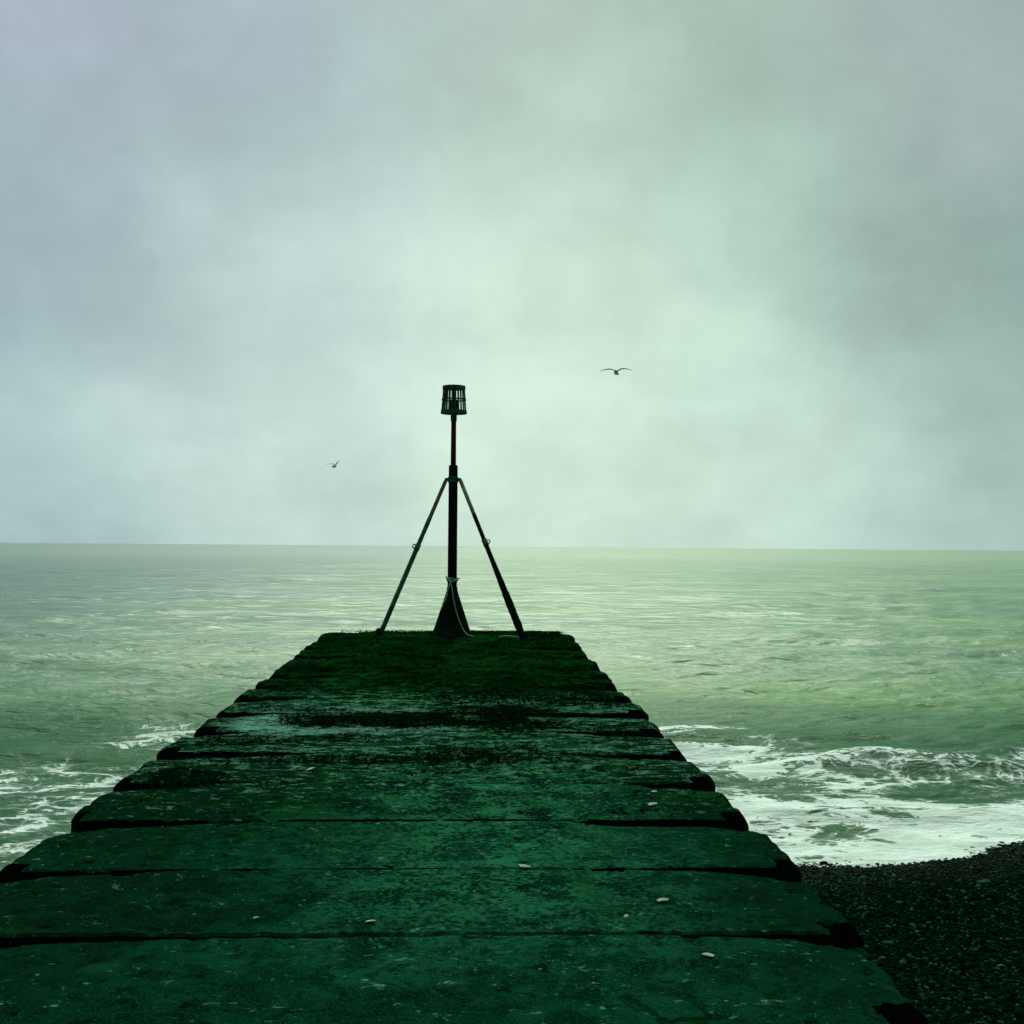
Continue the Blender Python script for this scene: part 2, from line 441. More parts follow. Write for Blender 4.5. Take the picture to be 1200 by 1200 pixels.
# a low breaker rolling in on the right of the pier, and the tongue of swash behind it
cr = 15.7 + 0.25 * np.sin(SX * 0.55 + 0.6) + 0.12 * np.sin(SX * 1.7)
prof = np.where(SY > cr, np.exp(-((SY - cr) / 1.1) ** 2), np.exp(-((SY - cr) / 0.55) ** 2))
ramp = sstep(3.0, 6.0, SX)
Z += 0.27 * prof * ramp
cr2 = 12.3 + 0.2 * np.sin(SX * 0.8) + 0.10 * SX
Z += 0.07 * np.exp(-((SY - cr2) / 0.35) ** 2) * sstep(2.0, 4.0, SX)
rip = fbm(SX * 3.2, SY * 4.0, 77, 4) - 0.5
# foam cover
n_a = fbm(SX * 0.55, SY * 0.9, 5, 4); n_b = fbm(SX * 1.3, SY * 2.0, 9, 4)
foam = np.zeros_like(SX)
right = sstep(1.2, 2.0, SX)
edge_r = np.minimum(21.3, 21.3 - 2.0 * (SX - 3.1)) + 2.4 * (n_a - 0.5)
edge_r = np.maximum(edge_r, 16.4 + 0.9 * (n_a - .5))
core = sstep(1.0, -3.4, SY - edge_r) ** 0.6
core *= 1 - 0.22 * sstep(17.0, 19.5, SY)
n_c = fbm(SX * 2.6, SY * 3.4, 19, 4)
body = 0.415 + 0.95 * (n_a - 0.5) + 0.75 * (n_b - 0.5) + 0.5 * (n_c - 0.5) + 0.10 * np.exp(-np.clip(SX - XR, 0, None) / 0.9)
body += 0.30 * np.exp(-((SY - cr + 0.2) / 0.45) ** 2) * sstep(3.2, 4.6, SX) * sstep(0.25, 0.6, n_a + 0.2)   # broken crest
body -= 0.16 * np.exp(-((SY - 13.95) / 0.45) ** 2) * sstep(3.0, 4.2, SX)                                     # trough
swash_f = 13.35 - 0.30 * sstep(4.6, 7.5, SX) * 3.0
body += 0.27 * sstep(0.35, -0.35, SY - swash_f - 0.8 * (n_a - 0.5)) * (1 - 0.35 * sstep(5.2, 6.4, SX) * sstep(12.0, 12.5, SY))
foam = np.maximum(foam, right * core * body)
left = sstep(-1.6, -2.4, SX)
edge_l = np.minimum(21.0, 20.6 + 2.5 * (SX + 4.8)) + 2.6 * (n_a - 0.5)
edge_l = np.maximum(edge_l, 14.5)
lb = (0.315 + 0.70 * (n_a - 0.5) + 0.55 * (n_b - 0.5)) * sstep(1.2, -3.4, SY - edge_l) ** 0.7 * (1 - 0.18 * sstep(16.0, 19.0, SY)) * (0.75 + 0.5 * n_c)
foam = np.maximum(foam, left * lb)
hug = np.exp(-np.clip(np.minimum(np.abs(SX - XR), np.abs(SX - XL)) - 0.0, 0, None) / 0.5) * sstep(20.5, 17.5, SY)
foam = np.clip(foam + 0.16 * hug, 0, 1.1) * sstep(27, 22, SY)
Z += foam * (0.05 * rip + 0.012)
v = np.stack([SX, SY, Z], -1).reshape(-1, 3)
o = mesh_np('sea', v, grid_faces(len(rows), NC), M_SEA)
at = o.data.attributes.new('foam', 'FLOAT', 'POINT')
at.data.foreach_set('value', foam.ravel().astype(np.float32))
tag(o, 'grey green choppy sea with foam washing along both sides of the pier', 'sea', kind='structure')

# ------------------------------------------------------------------ the pier: precast slabs on a core wall
pier = empty('concrete_pier', (0, 9, deck_z(9)))
tag(pier, 'weed covered concrete pier of broad stepped slabs running out into the sea', 'pier')
PINV = Vector((0, -9, -deck_z(9)))
joints = [-1.7, -0.75, 0.2, 1.1, 2.0, 2.9, 3.88, 4.79, 5.70, 6.62, 7.58, 8.55, 9.45, 10.36, 11.25, 12.08, 12.9, 13.75, 14.75, 15.85, 17.0, 18.2]
def slab(i, y0, y1):
    L = y1 - y0
    r = random.Random(100 + i)
    gap = 0.003 + r.random() * 0.005
    y0 += gap
    jl, jr = r.uniform(-0.02, 0.02), r.uniform(-0.02, 0.02)
    xl, xr = XL + jl - widen(y0), XR + jr + widen(y0)
    nl, nr_ = r.uniform(0.08, 0.27), r.uniform(0.10, 0.23)
    dl, dr = r.uniform(0.07, 0.19), r.uniform(0.10, 0.20)
    xs = np.unique(np.round(np.concatenate([np.linspace(xl, xr, 170), np.linspace(xl, xl + 0.3, 22), np.linspace(xr - 0.3, xr, 22),
                                            [xl + nl, xl + nl + 0.012, xr - nr_, xr - nr_ - 0.012]]), 4))
    ys = np.unique(np.round(np.concatenate([np.linspace(y0, y1, 44), np.linspace(y0, y0 + 0.06, 6), np.linspace(y1 - .05, y1, 5),
                                            [y0 + dl, y0 + dl + 0.012, y0 + dr, y0 + dr + 0.012]]), 4))
    X, Y = np.meshgrid(xs, ys)
    tilt = r.uniform(0.008, 0.02)
    zc = deck_z((y0 + y1) / 2)
    Zt = deck_z(Y) + 0.002 * (0.5 - (Y - y0) / L) * 2 + r.uniform(-0.003, 0.003)
    Zt += r.uniform(-0.004, 0.004) * (X - (xl + xr) / 2)
    rough = 1.0 + 1.6 * float(sstep(9, 14, np.array(y0)))
    Zt += rough * (0.006 * (fbm(X * 2.2, Y * 2.4, 3, 4) - 0.5) + 0.010 * (fbm(X * 12, Y * 14, 4, 3) - 0.5))
    # pits
    Zt -= 0.012 * sstep(0.66, 0.74, fbm(X * 6.4 + i, Y * 9.0, 21, 4))
    # rounded and chipped rims
    chip = 0.05 * fbm(X * 7, Y * 7, 41, 4)
    ex = np.minimum(X - xl, xr - X)
    Zt -= 0.08 * np.clip(1 - ex / (0.03 + 1.6 * chip), 0, 1) ** 1.6 * (0.55 + 0.9 * fbm(X * 11, Y * 11, 43, 3))
    en = Y - y0
    Zt -= 0.012 * np.clip(1 - en / (0.006 + 0.22 * chip), 0, 1) ** 2 * sstep(0.35, 0.65, fbm(X * 1.1 + 2.7 * i, X * 0 + i, 27, 4))
    ef = y1 - Y
    Zt -= 0.012 * np.clip(1 - ef / (0.010 + 0.35 * chip), 0, 1) ** 2
    # the far edge is broken down towards both sides, so the next slab stands proud there
    exn = ex + 0.9 * (fbm(X * 1.3 + 5.1 * i, X * 0 + i, 25, 3) - 0.5)
    Zt -= 0.038 * sstep(1.15, 0.15, exn) * np.clip(1 - ef / 0.32, 0, 1)
    # far corners worn off
    cor = np.clip(1 - (ef + 0.9 * ex) / (0.28 + 2.5 * (chip - 0.03)), 0, 1)
    Zt -= 0.16 * cor ** 1.2
    # notches in the near corners
    wob = 0.0
    inl = ((X - xl) < nl + 0.004) & ((Y - y0) < dl + 0.004)
    inr = ((xr - X) < nr_ + 0.004) & ((Y - y0) < dr + 0.004)
    Zt = np.where(inl | inr, zc - 0.125 + 0.02 * fbm(X * 9, Y * 9, 61, 2), Zt)
    if y1 > 18:
        Zt += 0.03 * (fbm(X * 5, Y * 5, 81, 3) - 0.4)
    # ragged plan
    wx = np.clip((ex) / 0.3, 0, 1)
    sgn = np.where(X < (xl + xr) / 2, -1, 1)
    Xd = X + sgn * (1 - wx) * (0.08 * (fbm(Y * 4 + 3 * sgn, Y * 0 + i * 3.3, 71, 4) - 0.5) + 0.05 * (fbm(Y * 17 + 3 * sgn, Y * 0 + i * 1.3, 73, 3) - 0.5))
    nr, nc = X.shape
    top = np.stack([Xd, Y, Zt], -1).reshape(-1, 3)
    faces = [grid_faces(nr, nc)]
    ring = np.concatenate([np.arange(nc), np.arange(1, nr) * nc + nc - 1, (nr - 1) * nc + np.arange(nc - 2, -1, -1), np.arange(nr - 2, 0, -1) * nc])
    low = top[ring].copy(); low[:, 2] = zc - 0.26
    base = len(top); n = len(ring)
    j = (np.arange(n) + 1) % n
    faces.append(np.stack([ring, base + np.arange(n), base + j, ring[j]], -1))
    allv = np.concatenate([top, low]) + np.array(PINV)
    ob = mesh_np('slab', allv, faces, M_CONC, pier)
    at = ob.data
    # keep crisp rims: auto smooth by angle
    at.polygons.foreach_set('use_smooth', np.ones(len(at.polygons), dtype=bool))
    try: at.set_sharp_from_angle(angle=R(42))
    except Exception: pass
    return ob
for i in range(len(joints) - 1):
    slab(i, joints[i], joints[i + 1])
# core wall under the slabs
bm = bmesh.new()
prof_y = np.linspace(-1.6, 18.1, 40)
prev = None
for y in prof_y:
    zt = deck_z(y) - 0.24
    ring = [bm.verts.new(Vector(p) + PINV) for p in ((XL + 0.12, y, -2.5), (XL + 0.10, y, zt), (XR - 0.10, y, zt), (XR - 0.12, y, -2.5))]
    if prev:
        for a in range(4):
            bm.faces.new((prev[a], prev[(a + 1) % 4], ring[(a + 1) % 4], ring[a]))
    else: bm.faces.new(ring)
    prev = ring
bm.faces.new(prev[::-1])
bm_obj('core_wall', bm, M_CONC, pier)

# seaweed: low tufts, thick at the sea end, thin patches further in
def seaweed():
    V = []; F = []
    base = 0
    def top_z(x, y): return deck_z(y)
    n = 150000
    xs = rng.uniform(XL + 0.16, XR - 0.16, n); ys = rng.uniform(4.5, 18.2, n)
    dens = 0.80 * sstep(11.0, 14.5, ys) * (0.06 + 0.94 * sstep(0.42, 0.58, fbm(xs * 1.6, ys * 1.1, 91, 5)))
    dens += 0.22 * sstep(0.52, 0.66, fbm(xs * 0.9, ys * 2.0, 93, 4)) * sstep(6, 10, ys)
    def patch(cx, cy, rx, ry, amt):
        return amt * np.clip(1.25 - ((xs - cx) / rx) ** 2 - ((ys - cy) / ry) ** 2, 0, 1)
    dens += patch(-0.75, 9.95, 0.80, 0.42, 1.0) * (fbm(xs * 3, ys * 5, 95, 3) > 0.42)
    dens += patch(0.25, 10.15, 0.60, 0.62, 0.9) * (fbm(xs * 3, ys * 5, 96, 3) > 0.42)
    dens += patch(-1.9, 7.7, 0.3, 0.3, 0.5) + patch(-0.5, 8.3, 1.4, 0.2, 0.25)
    keep = rng.random(n) < dens
    xs = xs[keep]; ys = ys[keep]; n = len(xs)
    k = 4     # cross sections of a frond
    ln = rng.uniform(0.03, 0.13, n); wd = rng.uniform(0.003, 0.011, n); az = rng.uniform(0, 2 * np.pi, n)
    lift = rng.uniform(0.001, 0.015, n) * (1 + 0.8 * sstep(17.6, 18.1, ys)); curl = rng.normal(0, 0.9, n)
    z0 = deck_z(ys) + 0.001
    ts = np.linspace(0, 1, k)
    verts = np.zeros((n, k, 2, 3))
    for q, tt in enumerate(ts):
        a = az + curl * tt
        px = xs + np.cos(a) * ln * tt; py = ys + np.sin(a) * ln * tt
        pz = z0 + lift * np.sin(np.pi * min(tt, .97)) + 0.004
        w = wd * (1 - 0.6 * tt)
        for sd, sg in enumerate((-1, 1)):
            verts[:, q, sd, 0] = px - np.sin(a) * w * sg
            verts[:, q, sd, 1] = py + np.cos(a) * w * sg
            verts[:, q, sd, 2] = pz + sg * 0.4 * w * np.sin(az * 3)
    idx = np.arange(n)[:, None] * (2 * k)
    f = []
    for q in range(k - 1):
        f.append(np.concatenate([idx + 2 * q, idx + 2 * q + 1, idx + 2 * q + 3, idx + 2 * q + 2], 1))
    return verts.reshape(-1, 3), np.concatenate(f)
V, F = seaweed()
o = mesh_np('seaweed', V, F, M_WEED)
tag(o, 'dark seaweed and weed tufts matting the slabs, thickest at the sea end', 'seaweed', kind='stuff')

# ------------------------------------------------------------------ beacon
BX0, BY0 = -0.25, 17.55
BZ = deck_z(BY0) + 0.0
beacon = empty('groyne_beacon', (BX0, BY0, BZ))
tag(beacon, 'iron beacon post with basket topmark and two slanting stays at the pier end', 'beacon')

def lathe(bm, prof, seg=24, closed=True, off=(0, 0, 0), flat=None):
    rings = []
    for r, z in prof:
        rings.append([bm.verts.new((off[0] + r * math.cos(2 * math.pi * a / seg), off[1] + r * math.sin(2 * math.pi * a / seg), off[2] + z)) for a in range(seg)])
    for p, q in zip(rings, rings[1:]):
        for a in range(seg):
            bm.faces.new((p[a], p[(a + 1) % seg], q[(a + 1) % seg], q[a]))
    if closed:
        bm.faces.new(rings[0][::-1]); bm.faces.new(rings[-1])
    return rings

def tube(bm, pts, radii, seg=10, cap=True):
    pts = [Vector(p) for p in pts]
    rings = []
    up0 = None
    for i, p in enumerate(pts):
        d = (pts[min(i + 1, len(pts) - 1)] - pts[max(i - 1, 0)]).normalized()
        if up0 is None:
            up0 = d.orthogonal().normalized()
        else:
            up0 = (up0 - d * up0.dot(d)).normalized()
        s2 = d.cross(up0)
        r = radii[i] if hasattr(radii, '__len__') else radii
        rings.append([bm.verts.new(p + (up0 * math.cos(2 * math.pi * a / seg) + s2 * math.sin(2 * math.pi * a / seg)) * r) for a in range(seg)])
    for p, q in zip(rings, rings[1:]):
        for a in range(seg):
            bm.faces.new((p[a], p[(a + 1) % seg], q[(a + 1) % seg], q[a]))
    if cap:
        bm.faces.new(rings[0][::-1]); bm.faces.new(rings[-1])

def box(bm, c, sx, sy, sz, rotz=0.0):
    mat = Matrix.Translation(c) @ Matrix.Rotation(rotz, 4, 'Z') @ Matrix.Diagonal((sx, sy, sz, 1))
    return bmesh.ops.create_cube(bm, size=1, matrix=mat)['verts']

# flared base
bm = bmesh.new()
lathe(bm, [(0.36, -0.03), (0.36, 0.018), (0.345, 0.026), (0.300, 0.03), (0.262, 0.13), (0.200, 0.32), (0.145, 0.49), (0.102, 0.62), (0.084, 0.68), (0.079, 0.74)], 28)
for k in range(8):
    a = k * math.pi / 4 + 0.2
    lathe(bm, [(0.018, 0.0), (0.018, 0.05), (0.008, 0.058)], 6, off=(0.325 * math.cos(a), 0.325 * math.sin(a), 0.02))
bm_obj('flared_base', bm, M_BLACK, beacon, True)
# lower pole
bm = bmesh.new()
lathe(bm, [(0.071, 0.70), (0.070, 1.4), (0.069, 2.30), (0.069, 2.57), (0.062, 2.595), (0.045, 2.60)], 24)
for z in (0.82,):
    lathe(bm, [(0.080, z), (0.083, z + 0.006), (0.083, z + 0.045), (0.080, z + 0.052)], 24)
bm_obj('lower_pole', bm, M_BLACK, beacon, True)
# upper pole
bm = bmesh.new()
lathe(bm, [(0.041, 2.58), (0.040, 2.9), (0.038, 3.33)], 18)
bm_obj('upper_pole', bm, M_RED, beacon, True)
# socket
bm = bmesh.new()
lathe(bm, [(0.041, 3.27), (0.047, 3.275), (0.048, 3.36), (0.058, 3.37), (0.058, 3.40)], 18)
bm_obj('socket', bm, M_GREEN, beacon, True)
# clamp band with lugs
bm = bmesh.new()
lathe(bm, [(0.0715, 2.33), (0.082, 2.335), (0.082, 2.415), (0.0715, 2.42)], 24)
for sg in (-1, 1):
    box(bm, Vector((sg * 0.095, -0.02, 2.375)), 0.06, 0.03, 0.05)
    tube(bm, [(sg * 0.108, -0.05, 2.375), (sg * 0.108, 0.02, 2.375)], 0.018, 8)
bm_obj('clamp_band', bm, M_GREEN, beacon)
# basket topmark
cage = empty('basket_topmark', (0, 0, 3.385)); cage.parent = beacon
zb, zt = 0.0, 0.425; rb, rt = 0.198, 0.170
def rad(z): return rb + (rt - rb) * z / zt
for z, h in ((0.0, 0.05), (0.205, 0.022), (0.375, 0.05)):
    bm = bmesh.new()
    seg = 36; rings = []
    for (dr, dz) in ((0, 0), (0, h), (-0.008, h), (-0.008, 0)):
        rings.append([bm.verts.new(((rad(z + dz) + dr + 0.004) * math.cos(2 * math.pi * a / seg), (rad(z + dz) + dr + 0.004) * math.sin(2 * math.pi * a / seg), z + dz)) for a in range(seg)])
    for q in range(4):
        p, w = rings[q], rings[(q + 1) % 4]
        for a in range(seg): bm.faces.new((p[a], p[(a + 1) % seg], w[(a + 1) % seg], w[a]))
    bm_obj('hoop', bm, M_GREEN, cage)
NB = 24
for k in range(NB):
    a = 2 * math.pi * (k + 0.5) / NB
    bm = bmesh.new()
    w = 0.0130; th = 0.005
    vv = []
    for z in (0.004, zt - 0.004):
        r0 = rad(z)
        for (dt, dr) in ((-w, 0), (w, 0), (w, -2 * th), (-w, -2 * th)):
            r1 = r0 + dr - 0.004
            vv.append(bm.verts.new((r1 * math.cos(a) - dt * math.sin(a), r1 * math.sin(a) + dt * math.cos(a), z)))
    lo, hi = vv[:4], vv[4:]
    for q in range(4): bm.faces.new((lo[q], lo[(q + 1) % 4], hi[(q + 1) % 4], hi[q]))
    bm.faces.new(lo[::-1]); bm.faces.new(hi)
    bm_obj('bar', bm, M_GREEN, cage)
for z, rr, th in ((0.025, 0.19, 0.012), (0.40, 0.168, 0.008)):
    for k in range(3):
        a = k * math.pi / 3 + 0.1
        bm = bmesh.new()
        tube(bm, [(rr * math.cos(a), rr * math.sin(a), z + k * 0.003), (-rr * math.cos(a), -rr * math.sin(a), z + k * 0.003)], th, 6)
        bm_obj('spoke', bm, M_GREEN, cage)
bm = bmesh.new()
lathe(bm, [(0.058, 0.0), (0.058, 0.19), (0.05, 0.215), (0.02, 0.23)], 16)
lathe(bm, [(0.012, 0.22), (0.012, 0.40)], 8)
bm_obj('core_tube', bm, M_BLACK, cage, True)
# stays
def stay(top, foot, clip_t, clip_side, weedy):
    top, foot = Vector(top), Vector(foot)
    d = foot - top
    root = empty('stay', top); root.parent = beacon
    P = lambda t: d * t
    bm = bmesh.new()
    tube(bm, [P(0), P(0.015), P(clip_t * 0.55)], [0.024, 0.030, 0.030], 12)
    bm_obj('upper_tube', bm, M_PEEL, root, True)
    bm = bmesh.new()
    n = 40
    r_ = random.Random(3 if weedy else 5)
    ts = [clip_t * 0.55 + (0.985 - clip_t * 0.55) * q / n for q in range(n + 1)]
    rd = []
    for t_ in ts:
        base = 0.0315 + (0.004 if t_ > clip_t else 0)
        lump = (0.014 + 0.010 * r_.random()) * min(1, max(0, (t_ - clip_t - 0.1) * 4)) if weedy else 0.003 * r_.random()
        rd.append(base + lump)
    tube(bm, [P(t_) for t_ in ts], rd, 12)
    bm_obj('lower_tube', bm, M_BLACK if weedy else M_STRUT, root, True)
    bm = bmesh.new()
    c = P(clip_t); side = Vector((clip_side, 0, 0.35)).normalized()
    tube(bm, [P(clip_t - 0.02), P(clip_t + 0.02)], 0.042, 12)
    loop = []
    for q in range(13):
        a = 2 * math.pi * q / 12
        loop.append(c + side * (0.050 + 0.024 * math.cos(a)) + d.normalized() * 0.028 * math.sin(a))
    tube(bm, loop, 0.009, 6)
    bm_obj('eye_clip', bm, M_STRUT, root, True)
    bm = bmesh.new()
    f = d.copy()
    lathe(bm, [(0.14, -0.03), (0.13, 0.015), (0.06, 0.03), (0.05, 0.10), (0.035, 0.13)], 12, off=f)
    bm_obj('foot_shoe', bm, M_BLACK, root, True)
LF = Vector((-1.33 - BX0, 17.3 - BY0, deck_z(17.3) - BZ + 0.0))
RF = Vector((0.82 - BX0, 16.65 - BY0, deck_z(16.65) - BZ + 0.0))
stay((-0.106, -0.02, 2.375), LF, 0.435, -1, False)
stay((0.106, -0.02, 2.375), RF, 0.40, 1, True)

# rope knotted round the post
rope = bmesh.new()
lp = []
for q in range(25):
    a = 2 * math.pi * q / 24
    lp.append((0.087 * math.cos(a), 0.087 * math.sin(a), 0.865 + 0.012 * math.sin(2 * a)))
tube(rope, lp, 0.011, 6)
tube(rope, [(-0.095, -0.02, 0.90), (-0.07, -0.07, 0.86), (-0.035, -0.09, 0.83), (0.02, -0.095, 0.825), (0.075, -0.06, 0.86), (0.11, -0.02, 0.87)], 0.013, 6)
tube(rope, [(-0.04, -0.092, 0.87), (-0.03, -0.10, 0.80), (-0.065, -0.115, 0.70), (-0.075, -0.125, 0.62), (-0.10, -0.135, 0.54), (-0.135, -0.13, 0.47), (-0.155, -0.15, 0.40)], 0.010, 6)
tube(rope, [(-0.03, -0.095, 0.84), (0.0, -0.11, 0.72), (0.025, -0.15, 0.55), (0.065, -0.19, 0.38), (0.12, -0.22, 0.22), (0.18, -0.25, 0.10), (0.24, -0.29, 0.035), (0.34, -0.42, 0.02)], 0.009, 6)
o = bm_obj('rope', rope, M_ROPE, None, True)
o.location = (BX0, BY0, BZ)
tag(o, 'thin pale rope knotted round the beacon post with its ends hanging down', 'rope')
rp = bmesh.new()
tube(rp, [(0, 0, 0.02), (0.08, 0.03, 0.03), (0.16, -0.02, 0.035), (0.22, -0.05, 0.03), (0.30, -0.12, 0.025)], 0.012, 6)
o = bm_obj('rope_scrap', rp, M_ROPE, None, True); o.location = (0.46, 17.05, deck_z(17.05) + 0.012)
tag(o, 'short pale scrap of rope lying on the weed by the right stay foot', 'rope')

# ------------------------------------------------------------------ gulls
def gull(loc, heading, bank, wing, label, scale=1.0):
    """one continuous mesh lofted along the span; wing = list of (x, z, chord, sweep) for the right half, then the left half"""
    bm = bmesh.new()
    # body: lofted along y
    seg = 12
    prof = [(-0.30, 0.012, 0.0), (-0.24, 0.05, 0.0), (-0.12, 0.075, -0.005), (0.0, 0.088, -0.01), (0.12, 0.078, -0.005), (0.19, 0.055, 0.01), (0.235, 0.05, 0.02), (0.275, 0.038, 0.02), (0.30, 0.014, 0.012), (0.345, 0.006, 0.004)]
    rings = []
    for y, r, z in prof:
        rings.append([bm.verts.new((r * math.cos(2 * math.pi * a / seg), y, z + r * 0.92 * math.sin(2 * math.pi * a / seg))) for a in range(seg)])
    for p, q in zip(rings, rings[1:]):
        for a in range(seg): bm.faces.new((p[a], p[(a + 1) % seg], q[(a + 1) % seg], q[a]))
    bm.faces.new(rings[0][::-1]); bm.faces.new(rings[-1])
    # tail fan
    tl = [bm.verts.new(p) for p in ((-0.03, -0.26, 0.006), (0.03, -0.26, 0.006), (0.085, -0.42, 0.0), (0.0, -0.44, 0.0), (-0.085, -0.42, 0.0))]
    tu = [bm.verts.new(v.co + Vector((0, 0, 0.012))) for v in tl]
    bm.faces.new(tl[::-1]); bm.faces.new(tu)
    for a in range(5): bm.faces.new((tl[a], tl[(a + 1) % 5], tu[(a + 1) % 5], tu[a]))
    for side, w in ((1, wing[0]), (-1, wing[1])):
        rings = []
        for (x, z, ch, sw) in w:
            th = 0.018 * ch / 0.17 + 0.006
            pts = [(0.5, 0), (0.25, th), (-0.1, th * 0.8), (-0.5, 0.002), (-0.1, -th * 0.2), (0.25, -th * 0.35)]
            rings.append([bm.verts.new((side * x, sw + c * ch, z + dz)) for c, dz in pts])
        for p, q in zip(rings, rings[1:]):
            for a in range(6): bm.faces.new((p[a], p[(a + 1) % 6], q[(a + 1) % 6], q[a]))
        bm.faces.new(rings[0][::-1]); bm.faces.new(rings[-1])
    o = bm_obj('seagull', bm, M_GULL, None, True)
    o.location = loc
    o.rotation_euler = (R(4), R(bank), heading)
    o.scale = (scale,) * 3
    tag(o, label, 'seagull', 'gulls flying over the sea')
    return o
wR = [(0.03, 0.03, 0.20, 0.05), (0.12, 0.075, 0.19, 0.06), (0.22, 0.115, 0.18, 0.08), (0.36, 0.125, 0.155, 0.07), (0.50, 0.10, 0.11, 0.02), (0.60, 0.07, 0.06, -0.04), (0.69, 0.045, 0.015, -0.10)]
wL = [(0.03, 0.03, 0.20, 0.05), (0.12, 0.10, 0.19, 0.06), (0.22, 0.135, 0.18, 0.08), (0.36, 0.14, 0.155, 0.07), (0.50, 0.135, 0.11, 0.02), (0.60, 0.13, 0.06, -0.04), (0.69, 0.125, 0.015, -0.10)]
gull((6.0, 47, 10.2), R(165), 2, (wL, wR), 'gull gliding with wings spread level, higher of two, right of beacon')
vR = [(0.03, 0.03, 0.20, 0.05), (0.10, 0.14, 0.20, 0.06), (0.18, 0.25, 0.18, 0.08), (0.30, 0.36, 0.15, 0.07), (0.42, 0.43, 0.10, 0.02), (0.52, 0.48, 0.05, -0.04), (0.58, 0.51, 0.015, -0.10)]
vL = [(0.03, 0.03, 0.20, 0.05), (0.10, 0.15, 0.19, 0.06), (0.18, 0.24, 0.18, 0.08), (0.33, 0.27, 0.15, 0.07), (0.50, 0.24, 0.10, 0.02), (0.62, 0.19, 0.06, -0.04), (0.72, 0.14, 0.015, -0.10)]
gull((-10.8, 92, 9.25), R(-28), 0, (vR, vL), 'gull flapping with one wing raised, lower and smaller of two, left of beacon')

# ------------------------------------------------------------------ shell fragments dropped on the slabs
def shell(x, y, size, rz, seed, label):
    r = random.Random(seed)
    bm = bmesh.new()
    n = 11
    c = bm.verts.new((0, 0, size * 0.22))
    mid = []; rim = []
    for k in range(n):
        a = 2 * math.pi * k / n
        rr = size * (0.75 + 0.5 * r.random()); 
        mid.append(bm.verts.new((rr * 0.55 * math.cos(a) * 1.35, rr * 0.55 * math.sin(a), size * 0.17)))
        rim.append(bm.verts.new((rr * math.cos(a) * 1.35, rr * math.sin(a), size * 0.02 * r.random())))
    for k in range(n):
        j = (k + 1) % n
        bm.faces.new((c, mid[k], mid[j])); bm.faces.new((mid[k], rim[k], rim[j], mid[j]))
    ret = bmesh.ops.solidify(bm, geom=bm.faces[:], thickness=size * 0.06)
    o = bm_obj('shell_fragment', bm, M_SHELL)
    o.location = (x, y, deck_z(y) + 0.012); o.rotation_euler = (r.uniform(-.2, .2), r.uniform(-.2, .2), rz)
    tag(o, label, 'shell', 'broken shells on the pier slabs')
SH = [(0.284, 5.70, 0.024, 0.3, 'broken white shell at the slab joint in the middle of the pier'),
      (-0.400, 4.92, 0.020, 1.0, 'round white shell chip left of the pier middle near the camera'),
      (0.880, 5.18, 0.022, 0.1, 'flat white shell sliver on the right half of a near slab'),
      (0.950, 4.52, 0.022, 2.0, 'white shell chip right of centre on the nearest visible slab'),
      (0.690, 4.97, 0.010, 0.7, 'tiny pale shell crumb beside the flat shell sliver'),
      (-0.890, 4.97, 0.012, 0.2, 'small faint shell chip towards the left of a near slab'),
      (-1.07, 7.95, 0.022, 0.5, 'pale shell chip on weedy slab left of the middle'),
      (1.18, 7.28, 0.020, 0.9, 'pale shell sliver near the right rim of a middle slab'),
      (1.12, 6.95, 0.024, 0.2, 'larger pale shell piece just nearer than the sliver at right rim')]
for k, (x, y, sz, rz, lb) in enumerate(SH):
    shell(x, y, sz, rz, 40 + k, lb)

# ------------------------------------------------------------------ sky and light
w = bpy.data.worlds.new('World'); scene.world = w; w.use_nodes = True
t = NT(w.node_tree)
bg = w.node_tree.nodes['Background']
SUN_EL, SUN_AZ = R(42), R(3)
sky = t.add('ShaderNodeTexSky', sky_type='NISHITA')
sky.sun_disc = False; sky.sun_elevation = SUN_EL; sky.sun_rotation = SUN_AZ
sky.dust_density = 4.0
D = t.add('ShaderNodeTexCoord').outputs['Generated']
D = t.vec('NORMALIZE', D)
sp = t.add('ShaderNodeSeparateXYZ'); t.l.new(D, sp.inputs[0])
dx, dy, dz = sp.outputs
def direction(u, v):
    q = Vector(((u - 550) / 1347, 1, (640 - v) / 1347)).normalized()
    return tuple(q)
def lobe(u, v, k):
    return t.math('POWER', t.math('MAXIMUM', t.vec('DOT_PRODUCT', D, direction(u, v)), 0.0), k)
den = t.math('ADD', t.math('MAXIMUM', dz, 0.0), 0.22)
cmb = t.add('ShaderNodeCombineXYZ')
t.l.new(t.math('DIVIDE', dx, den), cmb.inputs[0]); t.l.new(t.math('DIVIDE', dy, den), cmb.inputs[1])
CP = cmb.outputs[0]
c1 = t.noise(t.mapping(CP, (1.0, 0.8, 1), (2.3, 0.4, 0)), 1.6, 7, 0.55, 0.15)
c2 = t.noise(t.mapping(D, (1, 1, 1.15), (0.7, 1.1, 3.0)), 7.5, 8, 0.56, 0.1)
c3 = t.noise(t.mapping(D, (1, 1, 1.3), (4.7, 0.1, 1.0)), 22, 7, 0.6, 0.0)
S = 10.0      # the clouds are given in the units of the sky texture: background strength is 0.1
def lin(c):
    c = c / 255
    return c / 12.92 if c <= 0.04045 else ((c + 0.055) / 1.055) ** 2.4
def K(r, g, b): return (r * S, g * S, b * S)
